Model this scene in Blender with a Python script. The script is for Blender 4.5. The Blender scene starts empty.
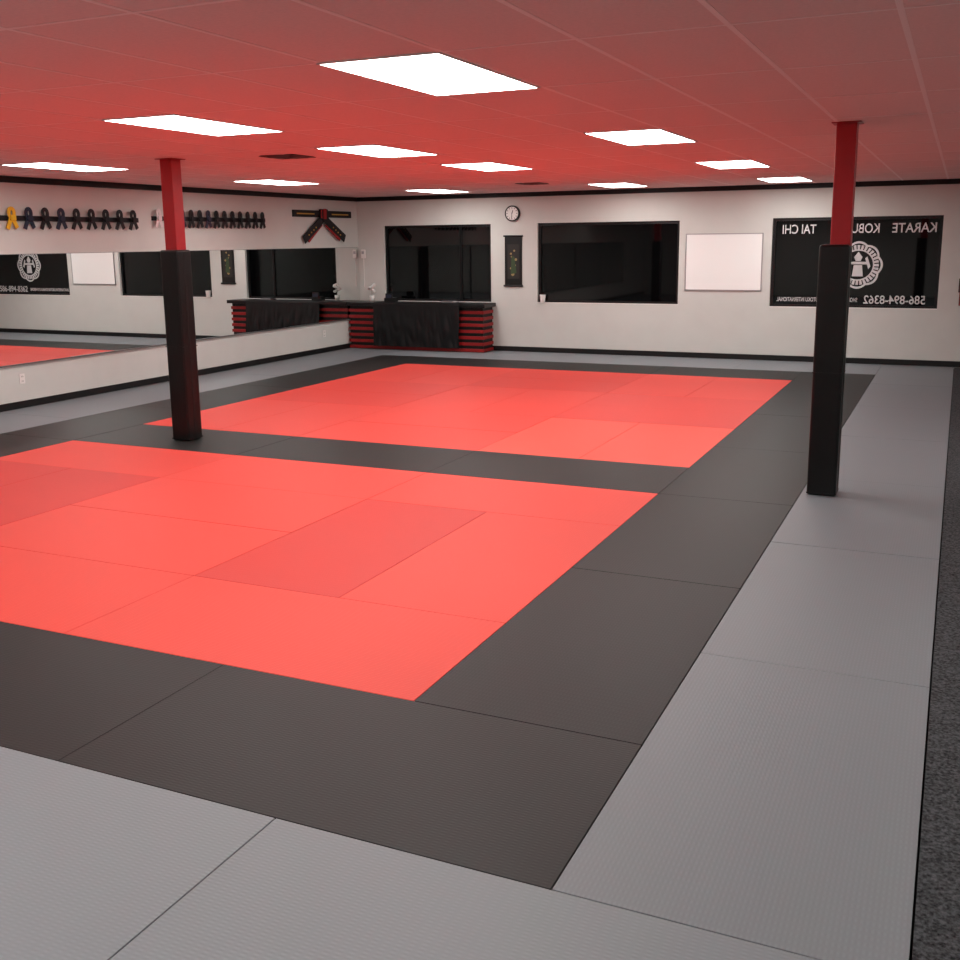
import bpy, bmesh, math, random
from mathutils import Vector, Matrix
random.seed(4)
sc=bpy.context.scene
sc.view_settings.view_transform='Standard'
sc.view_settings.look='None'
W,C,L,RX,FY=14.31,2.72,-9.20,4.2,-5.0

# ---------------------------------------------------------------- materials
def srgb(r,g,b):
    f=lambda c:(c/255/12.92) if c/255<=.04045 else ((c/255+.055)/1.055)**2.4
    return (f(r),f(g),f(b),1)
def mat(name,col,rough=.6,metal=0,spec=.5,emit=None,es=0):
    m=bpy.data.materials.new(name); m.use_nodes=True
    b=m.node_tree.nodes['Principled BSDF']
    b.inputs['Base Color'].default_value=col; b.inputs['Roughness'].default_value=rough
    b.inputs['Metallic'].default_value=metal; b.inputs['Specular IOR Level'].default_value=spec
    if emit: b.inputs['Emission Color'].default_value=emit; b.inputs['Emission Strength'].default_value=es
    return m
def noise_col(m,scale,amt,detail=4,bump=0,bscale=None,dist=.01):
    nt=m.node_tree; b=nt.nodes['Principled BSDF']; col=b.inputs['Base Color'].default_value[:]
    tc=nt.nodes.new('ShaderNodeNewGeometry'); n=nt.nodes.new('ShaderNodeTexNoise')
    n.inputs['Scale'].default_value=scale; n.inputs['Detail'].default_value=detail
    nt.links.new(tc.outputs['Position'],n.inputs['Vector'])
    r=nt.nodes.new('ShaderNodeValToRGB'); r.color_ramp.elements[0].position=.3; r.color_ramp.elements[1].position=.7
    r.color_ramp.elements[0].color=tuple(c*(1-amt) for c in col[:3])+(1,)
    r.color_ramp.elements[1].color=tuple(min(1,c*(1+amt)) for c in col[:3])+(1,)
    nt.links.new(n.outputs['Fac'],r.inputs['Fac']); nt.links.new(r.outputs['Color'],b.inputs['Base Color'])
    if bump:
        n2=nt.nodes.new('ShaderNodeTexNoise'); n2.inputs['Scale'].default_value=bscale or scale
        nt.links.new(tc.outputs['Position'],n2.inputs['Vector'])
        bp=nt.nodes.new('ShaderNodeBump'); bp.inputs['Strength'].default_value=bump; bp.inputs['Distance'].default_value=dist
        nt.links.new(n2.outputs['Fac'],bp.inputs['Height']); nt.links.new(bp.outputs['Normal'],b.inputs['Normal'])
    return m
def tatami(name,col,direction,rough=.5,amt=.05,spec=.4,bump=.3,ribc=.05):
    """vinyl tatami: woven ribs, faint colour mottling"""
    m=mat(name,col,rough,0,spec); nt=m.node_tree; b=nt.nodes['Principled BSDF']
    g=nt.nodes.new('ShaderNodeNewGeometry')
    sx=nt.nodes.new('ShaderNodeSeparateXYZ'); nt.links.new(g.outputs['Position'],sx.inputs[0])
    def M(op,a,b2=None):
        n=nt.nodes.new('ShaderNodeMath'); n.operation=op
        for i,v in enumerate((a,b2)):
            if v is None: continue
            if isinstance(v,(int,float)): n.inputs[i].default_value=v
            else: nt.links.new(v,n.inputs[i])
        return n.outputs[0]
    A,B=('X','Y') if direction=='Y' else ('Y','X')
    w1=M('SINE',M('MULTIPLY',sx.outputs[A],2*math.pi/.016))
    w2=M('SINE',M('MULTIPLY',sx.outputs[B],2*math.pi/.034))
    rib=M('ADD',M('MULTIPLY',w1,M('ADD',M('MULTIPLY',w2,.5),.6)),M('MULTIPLY',w2,.2))
    h=M('MULTIPLY',rib,.5)
    bp=nt.nodes.new('ShaderNodeBump'); bp.inputs['Strength'].default_value=bump; bp.inputs['Distance'].default_value=.002
    nt.links.new(h,bp.inputs['Height']); nt.links.new(bp.outputs['Normal'],b.inputs['Normal'])
    n=nt.nodes.new('ShaderNodeTexNoise'); n.inputs['Scale'].default_value=1.3; n.inputs['Detail'].default_value=6
    nt.links.new(g.outputs['Position'],n.inputs['Vector'])
    fac=M('ADD',M('MULTIPLY',M('SUBTRACT',n.outputs['Fac'],.5),amt*3),M('ADD',1,M('MULTIPLY',rib,ribc)))
    mx=nt.nodes.new('ShaderNodeVectorMath'); mx.operation='SCALE'; mx.inputs[0].default_value=col[:3]
    nt.links.new(fac,mx.inputs['Scale']); nt.links.new(mx.outputs[0],b.inputs['Base Color'])
    return m

M_wall=noise_col(mat('wall_paint',srgb(206,208,203),.85,0,.2),3,.02,bump=.15,bscale=90,dist=.002)
M_ceil=noise_col(mat('ceiling_tile_red_bounce',srgb(238,206,202),.95,0,.1),60,.035,bump=.3,bscale=140,dist=.003)  # white tile, red bounce light from the mats tinted into its colour
M_grid=mat('grid_red_bounce',srgb(250,228,225),.6,0,.3)  # T-bars share the painted red bounce tint, slightly lighter than the tiles
M_black=mat('black_trim',srgb(20,19,19),.5,0,.3)
M_blackgloss=mat('black_aluminium',srgb(14,14,15),.35,0,.35)
M_glass=mat('night_glass',srgb(5,5,6),.03,0,.55)
M_mirror=mat('mirror_silver',(.84,.86,.85,1),.0,1)
M_seam=mat('mirror_edge',srgb(120,120,120),.4,.5)
M_white=mat('white_plastic',srgb(232,230,226),.4)
M_board=mat('whiteboard_surface',srgb(242,244,242),.25)
M_alu=mat('aluminium',srgb(170,170,172),.35,.9)
M_redpaint=noise_col(mat('red_column_paint',srgb(168,24,32),.4,0,.4),6,.05)
M_redslat=noise_col(mat('red_board',srgb(138,28,28),.5,0,.3),8,.12)
M_pad=noise_col(mat('black_vinyl_pad',srgb(13,12,12),.36,0,.32),5,.1,bump=.35,bscale=9,dist=.012)
M_cloth=noise_col(mat('black_satin',srgb(13,13,14),.5,0,.25),8,.1)
M_carpet=noise_col(mat('loop_carpet',srgb(74,76,78),.98,0,.05),85,.75,8,bump=1,bscale=240,dist=.01)
M_sub=mat('subfloor',srgb(16,15,15),.95)
M_lens=mat('fluorescent_lens',(1,1,1,1),.5,0,.5,(1,.975,.945,1),19.5)
M_gold=mat('gold_thread',srgb(200,150,50),.5)
M_yel=mat('yellow_cotton',srgb(225,175,35),.8)
M_wht=mat('white_cotton',srgb(225,215,215),.8)
M_blk=mat('black_cotton',srgb(20,20,23),.8)
M_grn=mat('navy_cotton',srgb(36,42,60),.8)
M_redc=mat('red_cotton',srgb(150,22,25),.7)
M_vinyl=mat('white_vinyl_lettering',srgb(205,205,205),.6)
M_leaf=mat('leaf',srgb(50,70,40),.6)
M_vent=mat('vent_metal',srgb(120,80,76),.5,.2)

# ---------------------------------------------------------------- mesh helpers
def bx(bm,x0,x1,y0,y1,z0,z1,mi=0,bev=0):
    r=bmesh.ops.create_cube(bm,size=1)
    vs=r['verts']
    bmesh.ops.scale(bm,vec=(abs(x1-x0),abs(y1-y0),abs(z1-z0)),verts=vs)
    bmesh.ops.translate(bm,vec=((x0+x1)/2,(y0+y1)/2,(z0+z1)/2),verts=vs)
    fs=set(f for v in vs for f in v.link_faces)
    for f in fs: f.material_index=mi
    if bev:
        es=list(set(e for v in vs for e in v.link_edges))
        rr=bmesh.ops.bevel(bm,geom=es,offset=bev,segments=3,profile=.5,affect='EDGES')
        for f in rr['faces']: f.material_index=mi
    return vs
def cyl(bm,c,r,d,axis='Z',mi=0,seg=40,r2=None):
    R={'Z':Matrix(),'Y':Matrix.Rotation(math.pi/2,4,'X'),'X':Matrix.Rotation(math.pi/2,4,'Y')}[axis]
    rr=bmesh.ops.create_cone(bm,cap_ends=True,segments=seg,radius1=r,radius2=r if r2 is None else r2,depth=d,matrix=Matrix.Translation(c)@R)
    for f in set(f for v in rr['verts'] for f in v.link_faces): f.material_index=mi
    return rr['verts']
def poly(bm,pts,mi=0):
    f=bm.faces.new([bm.verts.new(p) for p in pts]); f.material_index=mi; return f
def obj(name,bm,mats,parent=None,smooth=False):
    me=bpy.data.meshes.new(name); bmesh.ops.recalc_face_normals(bm,faces=bm.faces[:]) ; bm.to_mesh(me); bm.free()
    for m in mats: me.materials.append(m)
    if smooth:
        for p in me.polygons: p.use_smooth=True
    o=bpy.data.objects.new(name,me); sc.collection.objects.link(o)
    if parent: o.parent=parent
    return o
def empty(name,loc=(0,0,0)):
    e=bpy.data.objects.new(name,None); e.location=loc; e.empty_display_size=.1; sc.collection.objects.link(e); return e
NB=bmesh.new

# ---------------------------------------------------------------- room shell
bm=NB(); bx(bm,L-.2,RX+.2,FY-.2,W+.3,-.23,-.03); obj('floor',bm,[M_sub])
bm=NB(); bx(bm,1.005,RX-.01,FY+.01,W-.02,-.03,-.006); obj('carpet',bm,[M_carpet])
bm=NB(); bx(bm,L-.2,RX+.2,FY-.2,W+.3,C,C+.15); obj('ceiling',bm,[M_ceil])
bm=NB(); bx(bm,L-.2,L,FY-.2,W+.3,-.03,C); obj('wall_left',bm,[M_wall])
bm=NB(); bx(bm,RX,RX+.2,FY-.2,W+.3,-.03,C); obj('wall_right',bm,[M_wall])
bm=NB(); bx(bm,L,RX,FY-.2,FY,-.03,C); obj('wall_front',bm,[M_wall])
WINS=[(-8.65,-6.51,.84,2.20),(-5.64,-3.18,.85,2.20),(-1.72,.71,.84,2.21)]
bm=NB(); xs=L
for (a,b,z0,z1) in WINS:
    bx(bm,xs,a,W,W+.2,-.03,C); bx(bm,a,b,W,W+.2,-.03,z0); bx(bm,a,b,W,W+.2,z1,C); xs=b
bx(bm,xs,RX,W,W+.2,-.03,C); obj('wall_back',bm,[M_wall])
# baseboards and top trim
bm=NB(); bx(bm,L,L+.018,FY,W,0,.085); obj('baseboard_left',bm,[M_black])
bm=NB(); bx(bm,L+.018,RX,W-.018,W,0,.085); obj('baseboard_back',bm,[M_black])
bm=NB(); bx(bm,L,L+.025,FY,W,C-.075,C-.001); obj('trim_1',bm,[M_black])
bm=NB(); bx(bm,L+.025,RX,W-.025,W,C-.075,C-.001); obj('trim_2',bm,[M_black])
# ceiling T-bar grid
bm=NB()
GX=[-1.71+.61*i for i in range(-12,10)]
GY=[1.58+1.2*i for i in range(-5,11)]
for x in GX:
    if L<x<RX: bx(bm,x-.012,x+.012,FY,W,C-.0022,C-.0003)
for y in GY:
    if FY<y<W: bx(bm,L,RX,y-.010,y+.010,C-.0020,C-.0003)
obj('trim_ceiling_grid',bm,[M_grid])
# light panels
PAN=[(-1.71,1.58),(-1.70,5.18),(-1.68,8.78),(-1.66,12.36),
     (-4.15,2.74),(-4.13,5.20),(-4.12,7.58),(-4.10,12.36),
     (-7.81,5.14),(-7.75,8.76),(-7.14,12.34),
     (-1.71,-2.02),(-4.15,-.82),(-7.81,1.58),(1.95,1.58),(1.95,6.38),(1.95,-2.02),(-4.15,-3.22)]
for i,(x,y) in enumerate(PAN):
    bm=NB(); x0,x1,y0,y1=x+.005,x+.605,y+.0,y+1.18
    if i==0: x0-=.02; y0-=.02
    bx(bm,x0+.012,x1-.012,y0+.012,y1-.012,C-.008,C-.005,1)
    for a in ((x0,x0+.012,y0,y1),(x1-.012,x1,y0,y1),(x0,x1,y0,y0+.012),(x0,x1,y1-.012,y1)): bx(bm,*a,C-.009,C-.0005,0)
    obj('ceiling_light_panel'+('' if i==0 else '.%03d'%i),bm,[M_white,M_lens])
# ceiling vents
for i,(x,y) in enumerate([(-4.84,5.83),(-4.70,11.7)]):
    bm=NB()
    for k in range(3):
        s=.19-.06*k; z=C-.006-.005*k
        for a in ((x-s,x-s+.03,y-s,y+s),(x+s-.03,x+s,y-s,y+s),(x-s,x+s,y-s,y-s+.03),(x-s,x+s,y+s-.03,y+s)): bx(bm,*a,z-.006,z,0)
    bx(bm,x-.18,x+.18,y-.18,y+.18,C-.005,C-.001,1)
    obj('ceiling_vent'+('' if i==0 else '.001'),bm,[M_vent,M_black])

# ---------------------------------------------------------------- mats
reds=[srgb(217,69,58),srgb(211,64,54),srgb(202,57,50),srgb(226,84,69)]
MM=[]; 
def addm(m): MM.append(m); return len(MM)-1
R_=[(addm(tatami('red_mat_x%d'%i,c,'X',.55,.02,.3,.25,.03)),addm(tatami('red_mat_y%d'%i,c,'Y',.55,.02,.3,.25,.03))) for i,c in enumerate(reds)]
B_=(addm(tatami('black_mat_x',srgb(30,31,30),'X',.5,.06,.24,.2,.03)),addm(tatami('black_mat_y',srgb(27,28,27),'Y',.5,.06,.24,.2,.03)))
G_=(addm(tatami('grey_mat_x',srgb(123,128,132),'X',.5,.02,.35)),addm(tatami('grey_mat_y',srgb(117,122,126),'Y',.5,.02,.35)))
bm=NB()
def slab(x0,x1,y0,y1,mi):
    g=.0018 if mi<8 else (.0018 if mi<10 else .0024)
    z1=0+random.uniform(-.0008,.0006)
    x0+=g;x1-=g;y0+=g;y1-=g
    bx(bm,x0,x1,y0,y1,-.0295,z1,mi,.002)
def H(x,y,K,n=2,t=1): slab(x,x+n,y,y+t,K[0])
def V(x,y,K,n=2,t=1): slab(x,x+t,y,y+n,K[1])
# front red field
for x in (-3,-5,-7): H(x,1,R_[0])
V(-2,2,R_[0]); V(-3,2,R_[2]); H(-5,2,R_[0]); H(-5,3,R_[0]); V(-6,2,R_[2]); V(-7,2,R_[2])
H(-3,4,R_[0]); H(-5,4,R_[0]); H(-7,4,R_[0])
# back red field
def blk(x,y,o,k):
    if o=='V': V(x,y,R_[k]);V(x+1,y,R_[k])
    else: H(x,y,R_[k]);H(x,y+1,R_[k])
blk(-3,6,'V',3); blk(-5,6,'H',0); blk(-7,6,'V',0)
blk(-3,8,'H',1); blk(-5,8,'V',0); blk(-7,8,'H',1)
blk(-3,10,'V',0); blk(-5,10,'H',1); blk(-7,10,'V',0)
# black borders
for x in (-2,-4,-6,-8): H(x,0,B_)
for y in (1,3,5,7,9): V(-1,y,B_); V(-8,y,B_)
V(-1,11,B_); V(-8,11,B_)
for x in (-3,-5,-7): H(x,5,B_); H(x,12,B_)
# grey borders
for y in range(0,14,2): V(0,y,G_,2 if y<12 else 2.29)
for y in range(-4,14,2): slab(L+.02,-8,y,y+2 if y<12 else 14.29,G_[1])
for y in (-1,-2,-3,-4):
    for x in (-1,-3,-5,-7): H(x,y,G_)
for y in (-1,-2,-3,-4): slab(-8,-7,y,y+1,G_[0])
for x in (-8,-6,-4,-2): slab(x,x+2,13,14.29,G_[0])
obj('tatami_mats',bm,MM)

# ---------------------------------------------------------------- posts
def post(name,cx,cy,dx):
    e=empty(name,(cx,cy,0)); h=.106
    bm=NB(); bx(bm,-h,h,-h,h,.001,1.865,0,.02)
    bx(bm,-h-.0015,h+.0015,-h-.0015,h+.0015,.015,.024,1); bx(bm,-h-.002,h+.002,-h-.002,h+.002,.93,.936,1)
    bx(bm,h-.001,h+.0025,-.012,.012,.02,1.84,1)
    obj('pad',bm,[M_pad,M_black],e)
    bm=NB(); w=.07
    bx(bm,dx-w,dx+w,-w,w,1.85,C-.006,0,.008)
    bx(bm,dx-w-.03,dx+w+.03,-w-.03,w+.03,C-.010,C-.004,0)
    obj('column',bm,[M_redpaint],e)
post('padded_support_post',.15,5.48,.035)
post('padded_support_post.001',-5.95,5.48,.01)

# ---------------------------------------------------------------- mirrors
bm=NB(); ys=[-2.43,-.03,2.37,4.77,7.17,9.57,11.97,14.285]
for a,b in zip(ys[:-1],ys[1:]):
    vs=bx(bm,L+.0015,L+.008,a+.004,b-.004,.535,1.82,0)
    for v in vs:                      # each panel is shimmed out slightly at its far edge
        if v.co.x>L+.005: v.co.x+=.0185*(v.co.y-a)/2.4
bx(bm,L+.0012,L+.003,ys[0],ys[-1],.53,1.825,1)
bx(bm,L+.0012,L+.028,ys[0],ys[-1],.52,.535,1)
obj('wall_mirror',bm,[M_mirror,M_seam])

# ---------------------------------------------------------------- windows
for i,(a,b,z0,z1) in enumerate(WINS):
    e=empty('window_%d'%(i+1),((a+b)/2,W,(z0+z1)/2))
    def loc(o): o.matrix_parent_inverse=Matrix.Translation(-Vector(e.location)); return o
    bm=NB(); t=.045; y0,y1=W+.05,W+.11
    bx(bm,a,a+t,y0,y1,z0,z1);bx(bm,b-t,b,y0,y1,z0,z1);bx(bm,a+t,b-t,y0,y1,z0,z0+t);bx(bm,a+t,b-t,y0,y1,z1-t,z1)
    if i==0: bx(bm,b-.64,b-.60,y0+.01,y1,z0+t,z1-t)
    loc(obj('frame',bm,[M_blackgloss],e))
    bm=NB(); bx(bm,a+t,b-t,W+.085,W+.095,z0+t,z1-t); loc(obj('glass',bm,[M_glass],e))
    bm=NB(); bx(bm,a,b,W-.004,W+.05,z0,z0+.012); loc(obj('sill',bm,[M_white],e))
    if i==2:
        def txt(s,x0,x1,z,h,name):
            cu=bpy.data.curves.new(name,'FONT'); cu.body=s; cu.size=1; cu.extrude=.001; cu.align_x='CENTER'; cu.align_y='CENTER'; cu.offset=.012
            o=bpy.data.objects.new(name,cu); sc.collection.objects.link(o); bpy.context.view_layer.update()
            d=o.dimensions; cu.materials.append(M_vinyl)
            o.scale=((x1-x0)/d.x,h/d.y,1); o.rotation_euler=(math.pi/2,0,math.pi)
            o.location=((x0+x1)/2,W+.08,z); o.parent=e; loc(o)
        txt('TAI CHI',-1.58,-1.08,2.03,.14,'lettering_1'); txt('KOBUDO',-.80,-.16,2.03,.14,'lettering_2'); txt('KARATE',.02,.63,2.03,.14,'lettering_3')
        txt('586-894-8362',-.33,.54,.965,.13,'lettering_4'); txt('SHORIN RYU KARATE BUTOKU INTERNATIONAL',-1.62,-.42,.96,.065,'lettering_5')
        # round dojo crest
        bm=NB(); cx,cz,y=-.44,1.49,W+.08
        N=96
        def ring(r0,r1,lob=0,n=8,yy=y):
            for k in range(N):
                A=[2*math.pi*k/N,2*math.pi*(k+1)/N]
                f=lambda t,r:(cx+r*(1+lob*abs(math.cos(n*t/2)))*math.sin(t),yy,cz+r*(1+lob*abs(math.cos(n*t/2)))*math.cos(t))
                poly(bm,[f(A[0],r0),f(A[1],r0),f(A[1],r1),f(A[0],r1)])
        ring(.295,.325,.10); ring(.215,.235,0)
        for k in range(32):
            t=2*math.pi*k/32; dt=.068
            poly(bm,[(cx+r*math.sin(q),y,cz+r*math.cos(q)) for r,q in ((.235,t-dt),(.235,t+dt),(.30,t+dt),(.30,t-dt))])
        def P(pts): poly(bm,[(cx+px,y,cz+pz) for px,pz in pts])
        P([(-.08,-.17),(.08,-.17),(.06,.00),(-.06,.00)]); P([(-.15,.01),(.15,.01),(.12,.05),(-.12,.05)])
        P([(-.035,.06),(.035,.06),(.06,.12),(0,.20),(-.06,.12)]); P([(-.18,-.02),(-.15,-.06),(-.10,.10),(-.13,.13)]); P([(.18,-.02),(.15,-.06),(.10,.10),(.13,.13)])
        loc(obj('crest',bm,[M_vinyl],e))
# ---------------------------------------------------------------- whiteboard, scroll, clock
bm=NB(); a,b,z0,z1=-3.07,-1.85,1.09,1.99; y1=W-.001;y0=W-.02
bx(bm,a+.015,b-.015,y0+.004,y1,z0+.015,z1-.015,0)
for q in ((a,a+.015,z0,z1),(b-.015,b,z0,z1),(a,b,z0,z0+.015),(a,b,z1-.015,z1)): bx(bm,q[0],q[1],y0,y1,q[2],q[3],1)
obj('whiteboard',bm,[M_board,M_alu])
bm=NB(); a,b,z0,z1=-6.24,-5.92,1.14,1.99
bx(bm,a,b,W-.012,W-.002,z0,z1,0); cyl(bm,((a+b)/2,W-.018,z0),.016,.36,'X',0,16); cyl(bm,((a+b)/2,W-.018,z1),.014,.36,'X',0,16)
m=(a+b)/2
bx(bm,a+.05,b-.05,W-.014,W-.011,z0+.12,z1-.14,1)
for k in range(9):
    cyl(bm,(m+random.uniform(-.05,.05),W-.0145,z0+.20+.05*k),random.uniform(.016,.032),.003,'Y',2,10)
poly(bm,[(m-.05,W-.0165,z0+.2),(m+.06,W-.0165,z0+.22),(m+.02,W-.0165,z0+.5),(m-.03,W-.0165,z0+.52)],3)
obj('hanging_scroll',bm,[M_black,mat('scroll_silk',srgb(36,34,30),.7),mat('scroll_ink',srgb(150,128,84),.7),M_leaf])
bm=NB(); cx,cz=-6.09,2.37
cyl(bm,(cx,W-.02,cz),.135,.038,'Y',0,48); cyl(bm,(cx,W-.04,cz),.112,.004,'Y',1,48)
for k in range(12):
    t=math.pi/6*k; vs=bx(bm,-.005,.005,-.002,.002,.082,.102,0)
    bmesh.ops.rotate(bm,cent=(0,0,0),matrix=Matrix.Rotation(t,3,'Y'),verts=vs); bmesh.ops.translate(bm,vec=(cx,W-.043,cz),verts=vs)
for t,l,w in ((.35,.055,.006),(3.2,.085,.004)):
    vs=bx(bm,-w,w,-.0015,.0015,-.01,l,0); bmesh.ops.rotate(bm,cent=(0,0,0),matrix=Matrix.Rotation(t,3,'Y'),verts=vs); bmesh.ops.translate(bm,vec=(cx,W-.046,cz),verts=vs)
obj('wall_clock',bm,[M_black,M_white])
# fire extinguisher
bm=NB(); x,y=1.06,W-.09
cyl(bm,(x,y,1.08),.065,.34,'Z',0,24); cyl(bm,(x,y,1.275),.065,.05,'Z',0,24,.022); cyl(bm,(x,y,1.32),.022,.05,'Z',1,16)
bx(bm,x-.01,x+.01,y-.09,y+.03,1.34,1.355,1); bx(bm,x-.01,x+.01,y-.08,y+.02,1.375,1.388,1); cyl(bm,(x-.07,y,1.2),.01,.2,'Z',1,10)
bx(bm,x-.03,x+.03,W-.03,W-.001,1.0,1.3,1)
obj('fire_extinguisher',bm,[mat('extinguisher_red',srgb(110,20,22),.4),M_black])
# outlets + thermostat with its cable
for i,(y,z) in enumerate([(6.40,.35),(13.05,.33)]):
    bm=NB(); bx(bm,L,L+.008,y-.04,y+.04,z-.06,z+.06,0,.003)
    for dz in (-.028,.028):
        bx(bm,L+.007,L+.011,y-.018,y+.018,z+dz-.016,z+dz+.016,0,.002)
        bx(bm,L+.0105,L+.012,y-.010,y-.006,z+dz-.008,z+dz+.008,1); bx(bm,L+.0105,L+.012,y+.006,y+.010,z+dz-.008,z+dz+.008,1)
    obj('wall_outlet'+('' if i==0 else '.001'),bm,[M_white,M_black])
bm=NB(); bx(bm,-9.13,-9.04,W-.03,W-.001,1.62,1.78,0,.01); bx(bm,-9.11,-9.06,W-.034,W-.029,1.70,1.75,1); bx(bm,-9.09,-9.08,W-.008,W-.001,1.1,1.62,0)
obj('wall_thermostat',bm,[M_white,M_alu])

# ---------------------------------------------------------------- counter
e=empty('front_counter',(-7.8,14.0,0))
PI=Matrix.Translation(-Vector(e.location))
x0,x1,y0,y1=L+.03,-6.46,13.85,14.285
bm=NB(); bx(bm,x0+.02,x1-.02,y0+.02,y1,.001,.78,0)
z=.008
while z<.76:
    bx(bm,x0,x1,y0,y1,z,z+.055,1,.004); z+=.110
o=obj('body',bm,[M_black,M_redslat],e); o.matrix_parent_inverse=PI
bm=NB(); bx(bm,x0,x1+.05,y0-.06,y1,.78,.845,0,.008); o=obj('top',bm,[M_blackgloss],e); o.matrix_parent_inverse=PI
bm=NB(); nx,nz=150,24; a,b=-8.60,-6.88; grid=[]
for i in range(nx+1):
    col=[]; u=i/nx
    for j in range(nz+1):
        v=j/nz; fold=.008*math.sin(u*60+1.5*math.sin(u*9))+.010*math.sin(u*14+v*4)+.008*math.sin((u-v*.3)*30)
        amp=min(1,v*1.8)
        col.append(bm.verts.new((a+(b-a)*u,y0-.075-amp*(.02+abs(fold)),.842-v*(.77))))
    grid.append(col)
for i in range(nx):
    for j in range(nz): bm.faces.new((grid[i][j],grid[i+1][j],grid[i+1][j+1],grid[i][j+1]))
top=[bm.verts.new((a+(b-a)*i/nx,y1-.15,.849)) for i in range(nx+1)]
edge=[bm.verts.new((a+(b-a)*i/nx,y0-.068,.849)) for i in range(nx+1)]
for i in range(nx):
    bm.faces.new((top[i],top[i+1],edge[i+1],edge[i])); bm.faces.new((edge[i],edge[i+1],grid[i+1][0],grid[i][0]))
o=obj('cloth',bm,[M_cloth],e,True); o.matrix_parent_inverse=PI
# things on the counter
bm=NB(); ox=-8.80; cyl(bm,(ox,14.08,.90),.035,.10,'Z',0,24,.05); cyl(bm,(ox,14.08,1.00),.004,.14,'Z',1,8)
for k in range(9):
    t=k*.9; r=bmesh.ops.create_icosphere(bm,subdivisions=2,radius=.034,matrix=Matrix.Translation((ox+.045*math.cos(t),14.08+.045*math.sin(t),1.02+.016*k))@Matrix.Diagonal((1,1,.7,1)))
obj('potted_orchid',bm,[M_white,M_leaf],None,True)
bm=NB(); bx(bm,-8.5,-8.28,13.99,14.13,.850,.92,0,.01); bx(bm,-8.46,-8.32,13.97,14.0,.90,1.0,0,.008); bx(bm,-8.45,-8.33,13.965,13.972,.92,.98,1)
obj('card_reader',bm,[M_black,M_grn])
bm=NB(); bx(bm,-7.35,-7.05,13.95,14.12,.850,.862,0); bx(bm,-7.33,-7.07,13.96,14.11,.862,.872,1); bx(bm,-7.34,-7.10,13.955,14.10,.872,.886,0)
obj('book_stack',bm,[mat('book_cover',srgb(60,62,70),.6),M_white])
bm=NB(); cyl(bm,(-5.54,W+.0,.922),.04,.12,'Z',0,24,.052); cyl(bm,(-5.54,W+.0,.985),.054,.012,'Z',0,24)
obj('paper_cup',bm,[M_white])

# ---------------------------------------------------------------- belts on the left wall
def ribbon(bm,pts,w,t,mi):
    n=len(pts); rows=[]
    for i,(x,y,z) in enumerate(pts):
        p0=pts[max(0,i-1)]; p1=pts[min(n-1,i+1)]
        d=Vector((0,p1[1]-p0[1],p1[2]-p0[2])); d.normalize(); nrm=Vector((0,-d.z,d.y))
        c=Vector((x,y,z)); rows.append([bm.verts.new(c+nrm*w/2),bm.verts.new(c-nrm*w/2),bm.verts.new(c-nrm*w/2+Vector((t,0,0))),bm.verts.new(c+nrm*w/2+Vector((t,0,0)))])
    for i in range(n-1):
        for k in range(4):
            f=bm.faces.new((rows[i][k],rows[i][(k+1)%4],rows[i+1][(k+1)%4],rows[i+1][k])); f.material_index=mi
    for r in (rows[0],rows[-1]): f=bm.faces.new(r); f.material_index=mi
def belt(bm,y,z,mi,s=1):
    X=L+.035
    loop=[(X+.002*k,y+.045*s*math.sin(t),z+.05-.055*math.cos(t)) for k,t in enumerate([math.pi*2*i/18 for i in range(19)])]
    ribbon(bm,loop,.045,.008,mi)
    ribbon(bm,[(X+.02,y-.01,z+.0),(X+.022,y-.045*s,z-.065),(X+.015,y-.07*s,z-.13)],.052,.008,mi)
    ribbon(bm,[(X+.012,y+.01,z+.0),(X+.014,y+.045*s,z-.065),(X+.008,y+.075*s,z-.12)],.052,.008,mi)
    bx(bm,X+.01,X+.055,y-.04*s,y+.04*s,z-.035,z+.03,mi,.01)
def rack(name,y0,y1,z,ys,cols,s):
    bm=NB(); bx(bm,L+.001,L+.03,y0,y1,z-.03,z+.03,0,.004)
    for y,c in zip(ys,cols): belt(bm,y,z+.005,c,s)
    obj(name,bm,[M_blk,M_yel,M_wht,M_grn,M_redc])
rack('belt_display_rack',5.6,8.56,2.24,[8.43-.25*k for k in range(12)],[0,0,0,0,0,3,0,3,1,2,2,2],1)
rack('belt_display_rack.001',8.84,11.4,2.27,[8.93]+[9.42+.19*k for k in range(11)],[2,3,0,0,3,0,0,0,0,0,0,0],.85)
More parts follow.
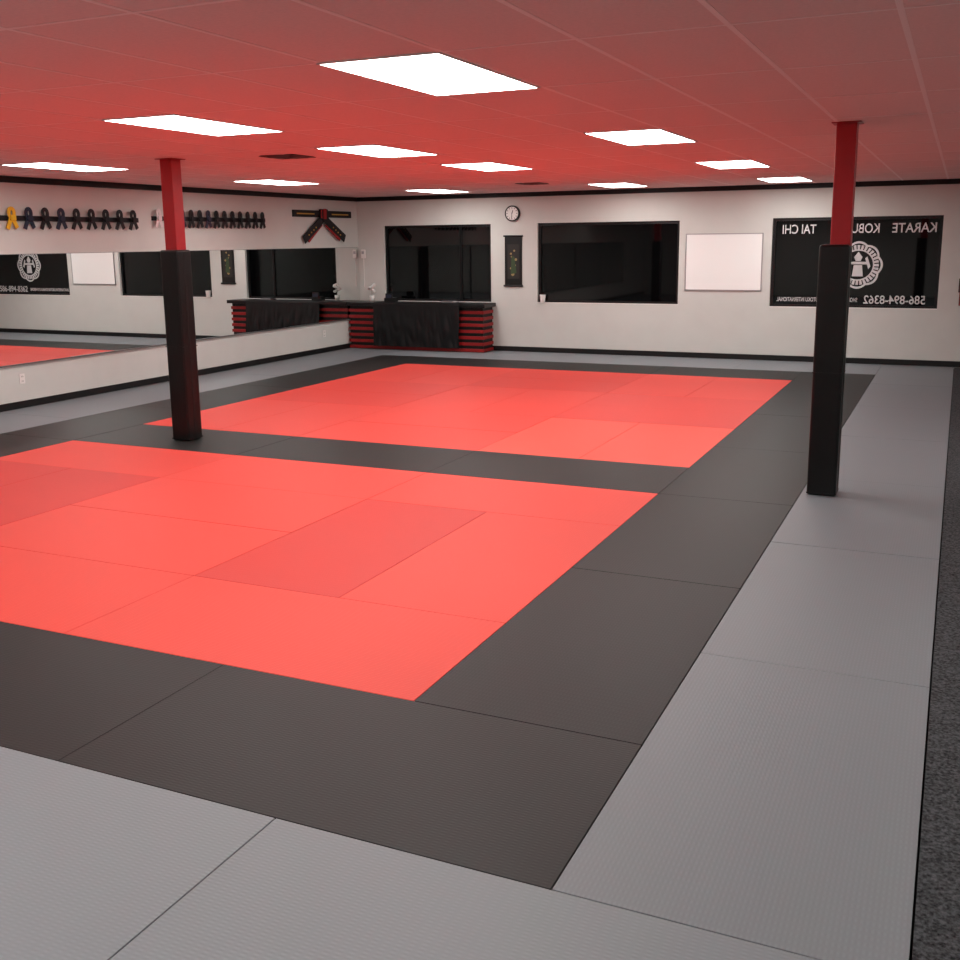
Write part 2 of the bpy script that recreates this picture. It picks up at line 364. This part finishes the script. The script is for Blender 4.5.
# large crossed belt
bm=NB(); yc,zc=13.10,2.40; X=L+.01
bx(bm,X-.009,X+.02,12.22,14.06,zc-.055,zc+.06,0,.005)
bx(bm,X+.021,X+.023,12.32,12.85,zc-.01,zc+.010,2); bx(bm,X+.021,X+.023,13.4,13.95,zc-.01,zc+.010,2)
ribbon(bm,[(X+.03,yc+.10,zc+.03),(X+.035,yc-.12,zc-.14),(X+.03,yc-.62,zc-.44)],.14,.012,0)
ribbon(bm,[(X+.045,yc-.10,zc+.03),(X+.05,yc+.12,zc-.14),(X+.045,yc+.66,zc-.42)],.14,.012,0)
ribbon(bm,[(X+.02,yc-.06,zc-.18),(X+.02,yc-.48,zc-.46)],.05,.02,1)
ribbon(bm,[(X+.035,yc+.06,zc-.18),(X+.035,yc+.50,zc-.44)],.05,.02,1)
for s in (-1,1):
    for k in range(4):
        u=.35+.15*k; cyl(bm,(X+.062,yc+s*(.1+.5*u),zc-.14-.28*u+.01),.013,.006,'X',2,10)
bx(bm,X+.02,X+.07,yc-.12,yc+.12,zc-.08,zc+.085,0,.02)
bx(bm,X+.068,X+.08,yc-.045,yc+.045,zc-.085,zc+.09,1,.01)
bx(bm,X+.068,X+.075,yc-.122,yc-.09,zc-.07,zc+.07,1,.003)
obj('giant_karate_belt',bm,[M_blk,M_redc,M_gold])

# ---------------------------------------------------------------- world + camera
w=bpy.data.worlds.new('night'); sc.world=w; w.use_nodes=True
w.node_tree.nodes['Background'].inputs[0].default_value=(.01,.012,.018,1); w.node_tree.nodes['Background'].inputs[1].default_value=.3
p,yw,r=.1970,.4306,-.0113
F=Vector((-math.sin(yw)*math.cos(p),math.cos(yw)*math.cos(p),-math.sin(p))); rt=Vector((math.cos(yw),math.sin(yw),0)); up=rt.cross(F)
R=rt*math.cos(r)+up*math.sin(r); U=-rt*math.sin(r)+up*math.cos(r)
cd=bpy.data.cameras.new('camera'); co=bpy.data.objects.new('camera',cd); sc.collection.objects.link(co)
m3=Matrix((R,U,-F)).transposed(); co.matrix_world=Matrix.Translation((.9921,-2.6505,1.9236))@m3.to_4x4()
cd.sensor_width=36; cd.lens=1041.74/960*36; cd.shift_x=.00198; cd.shift_y=-.03305; cd.clip_end=100
sc.camera=co
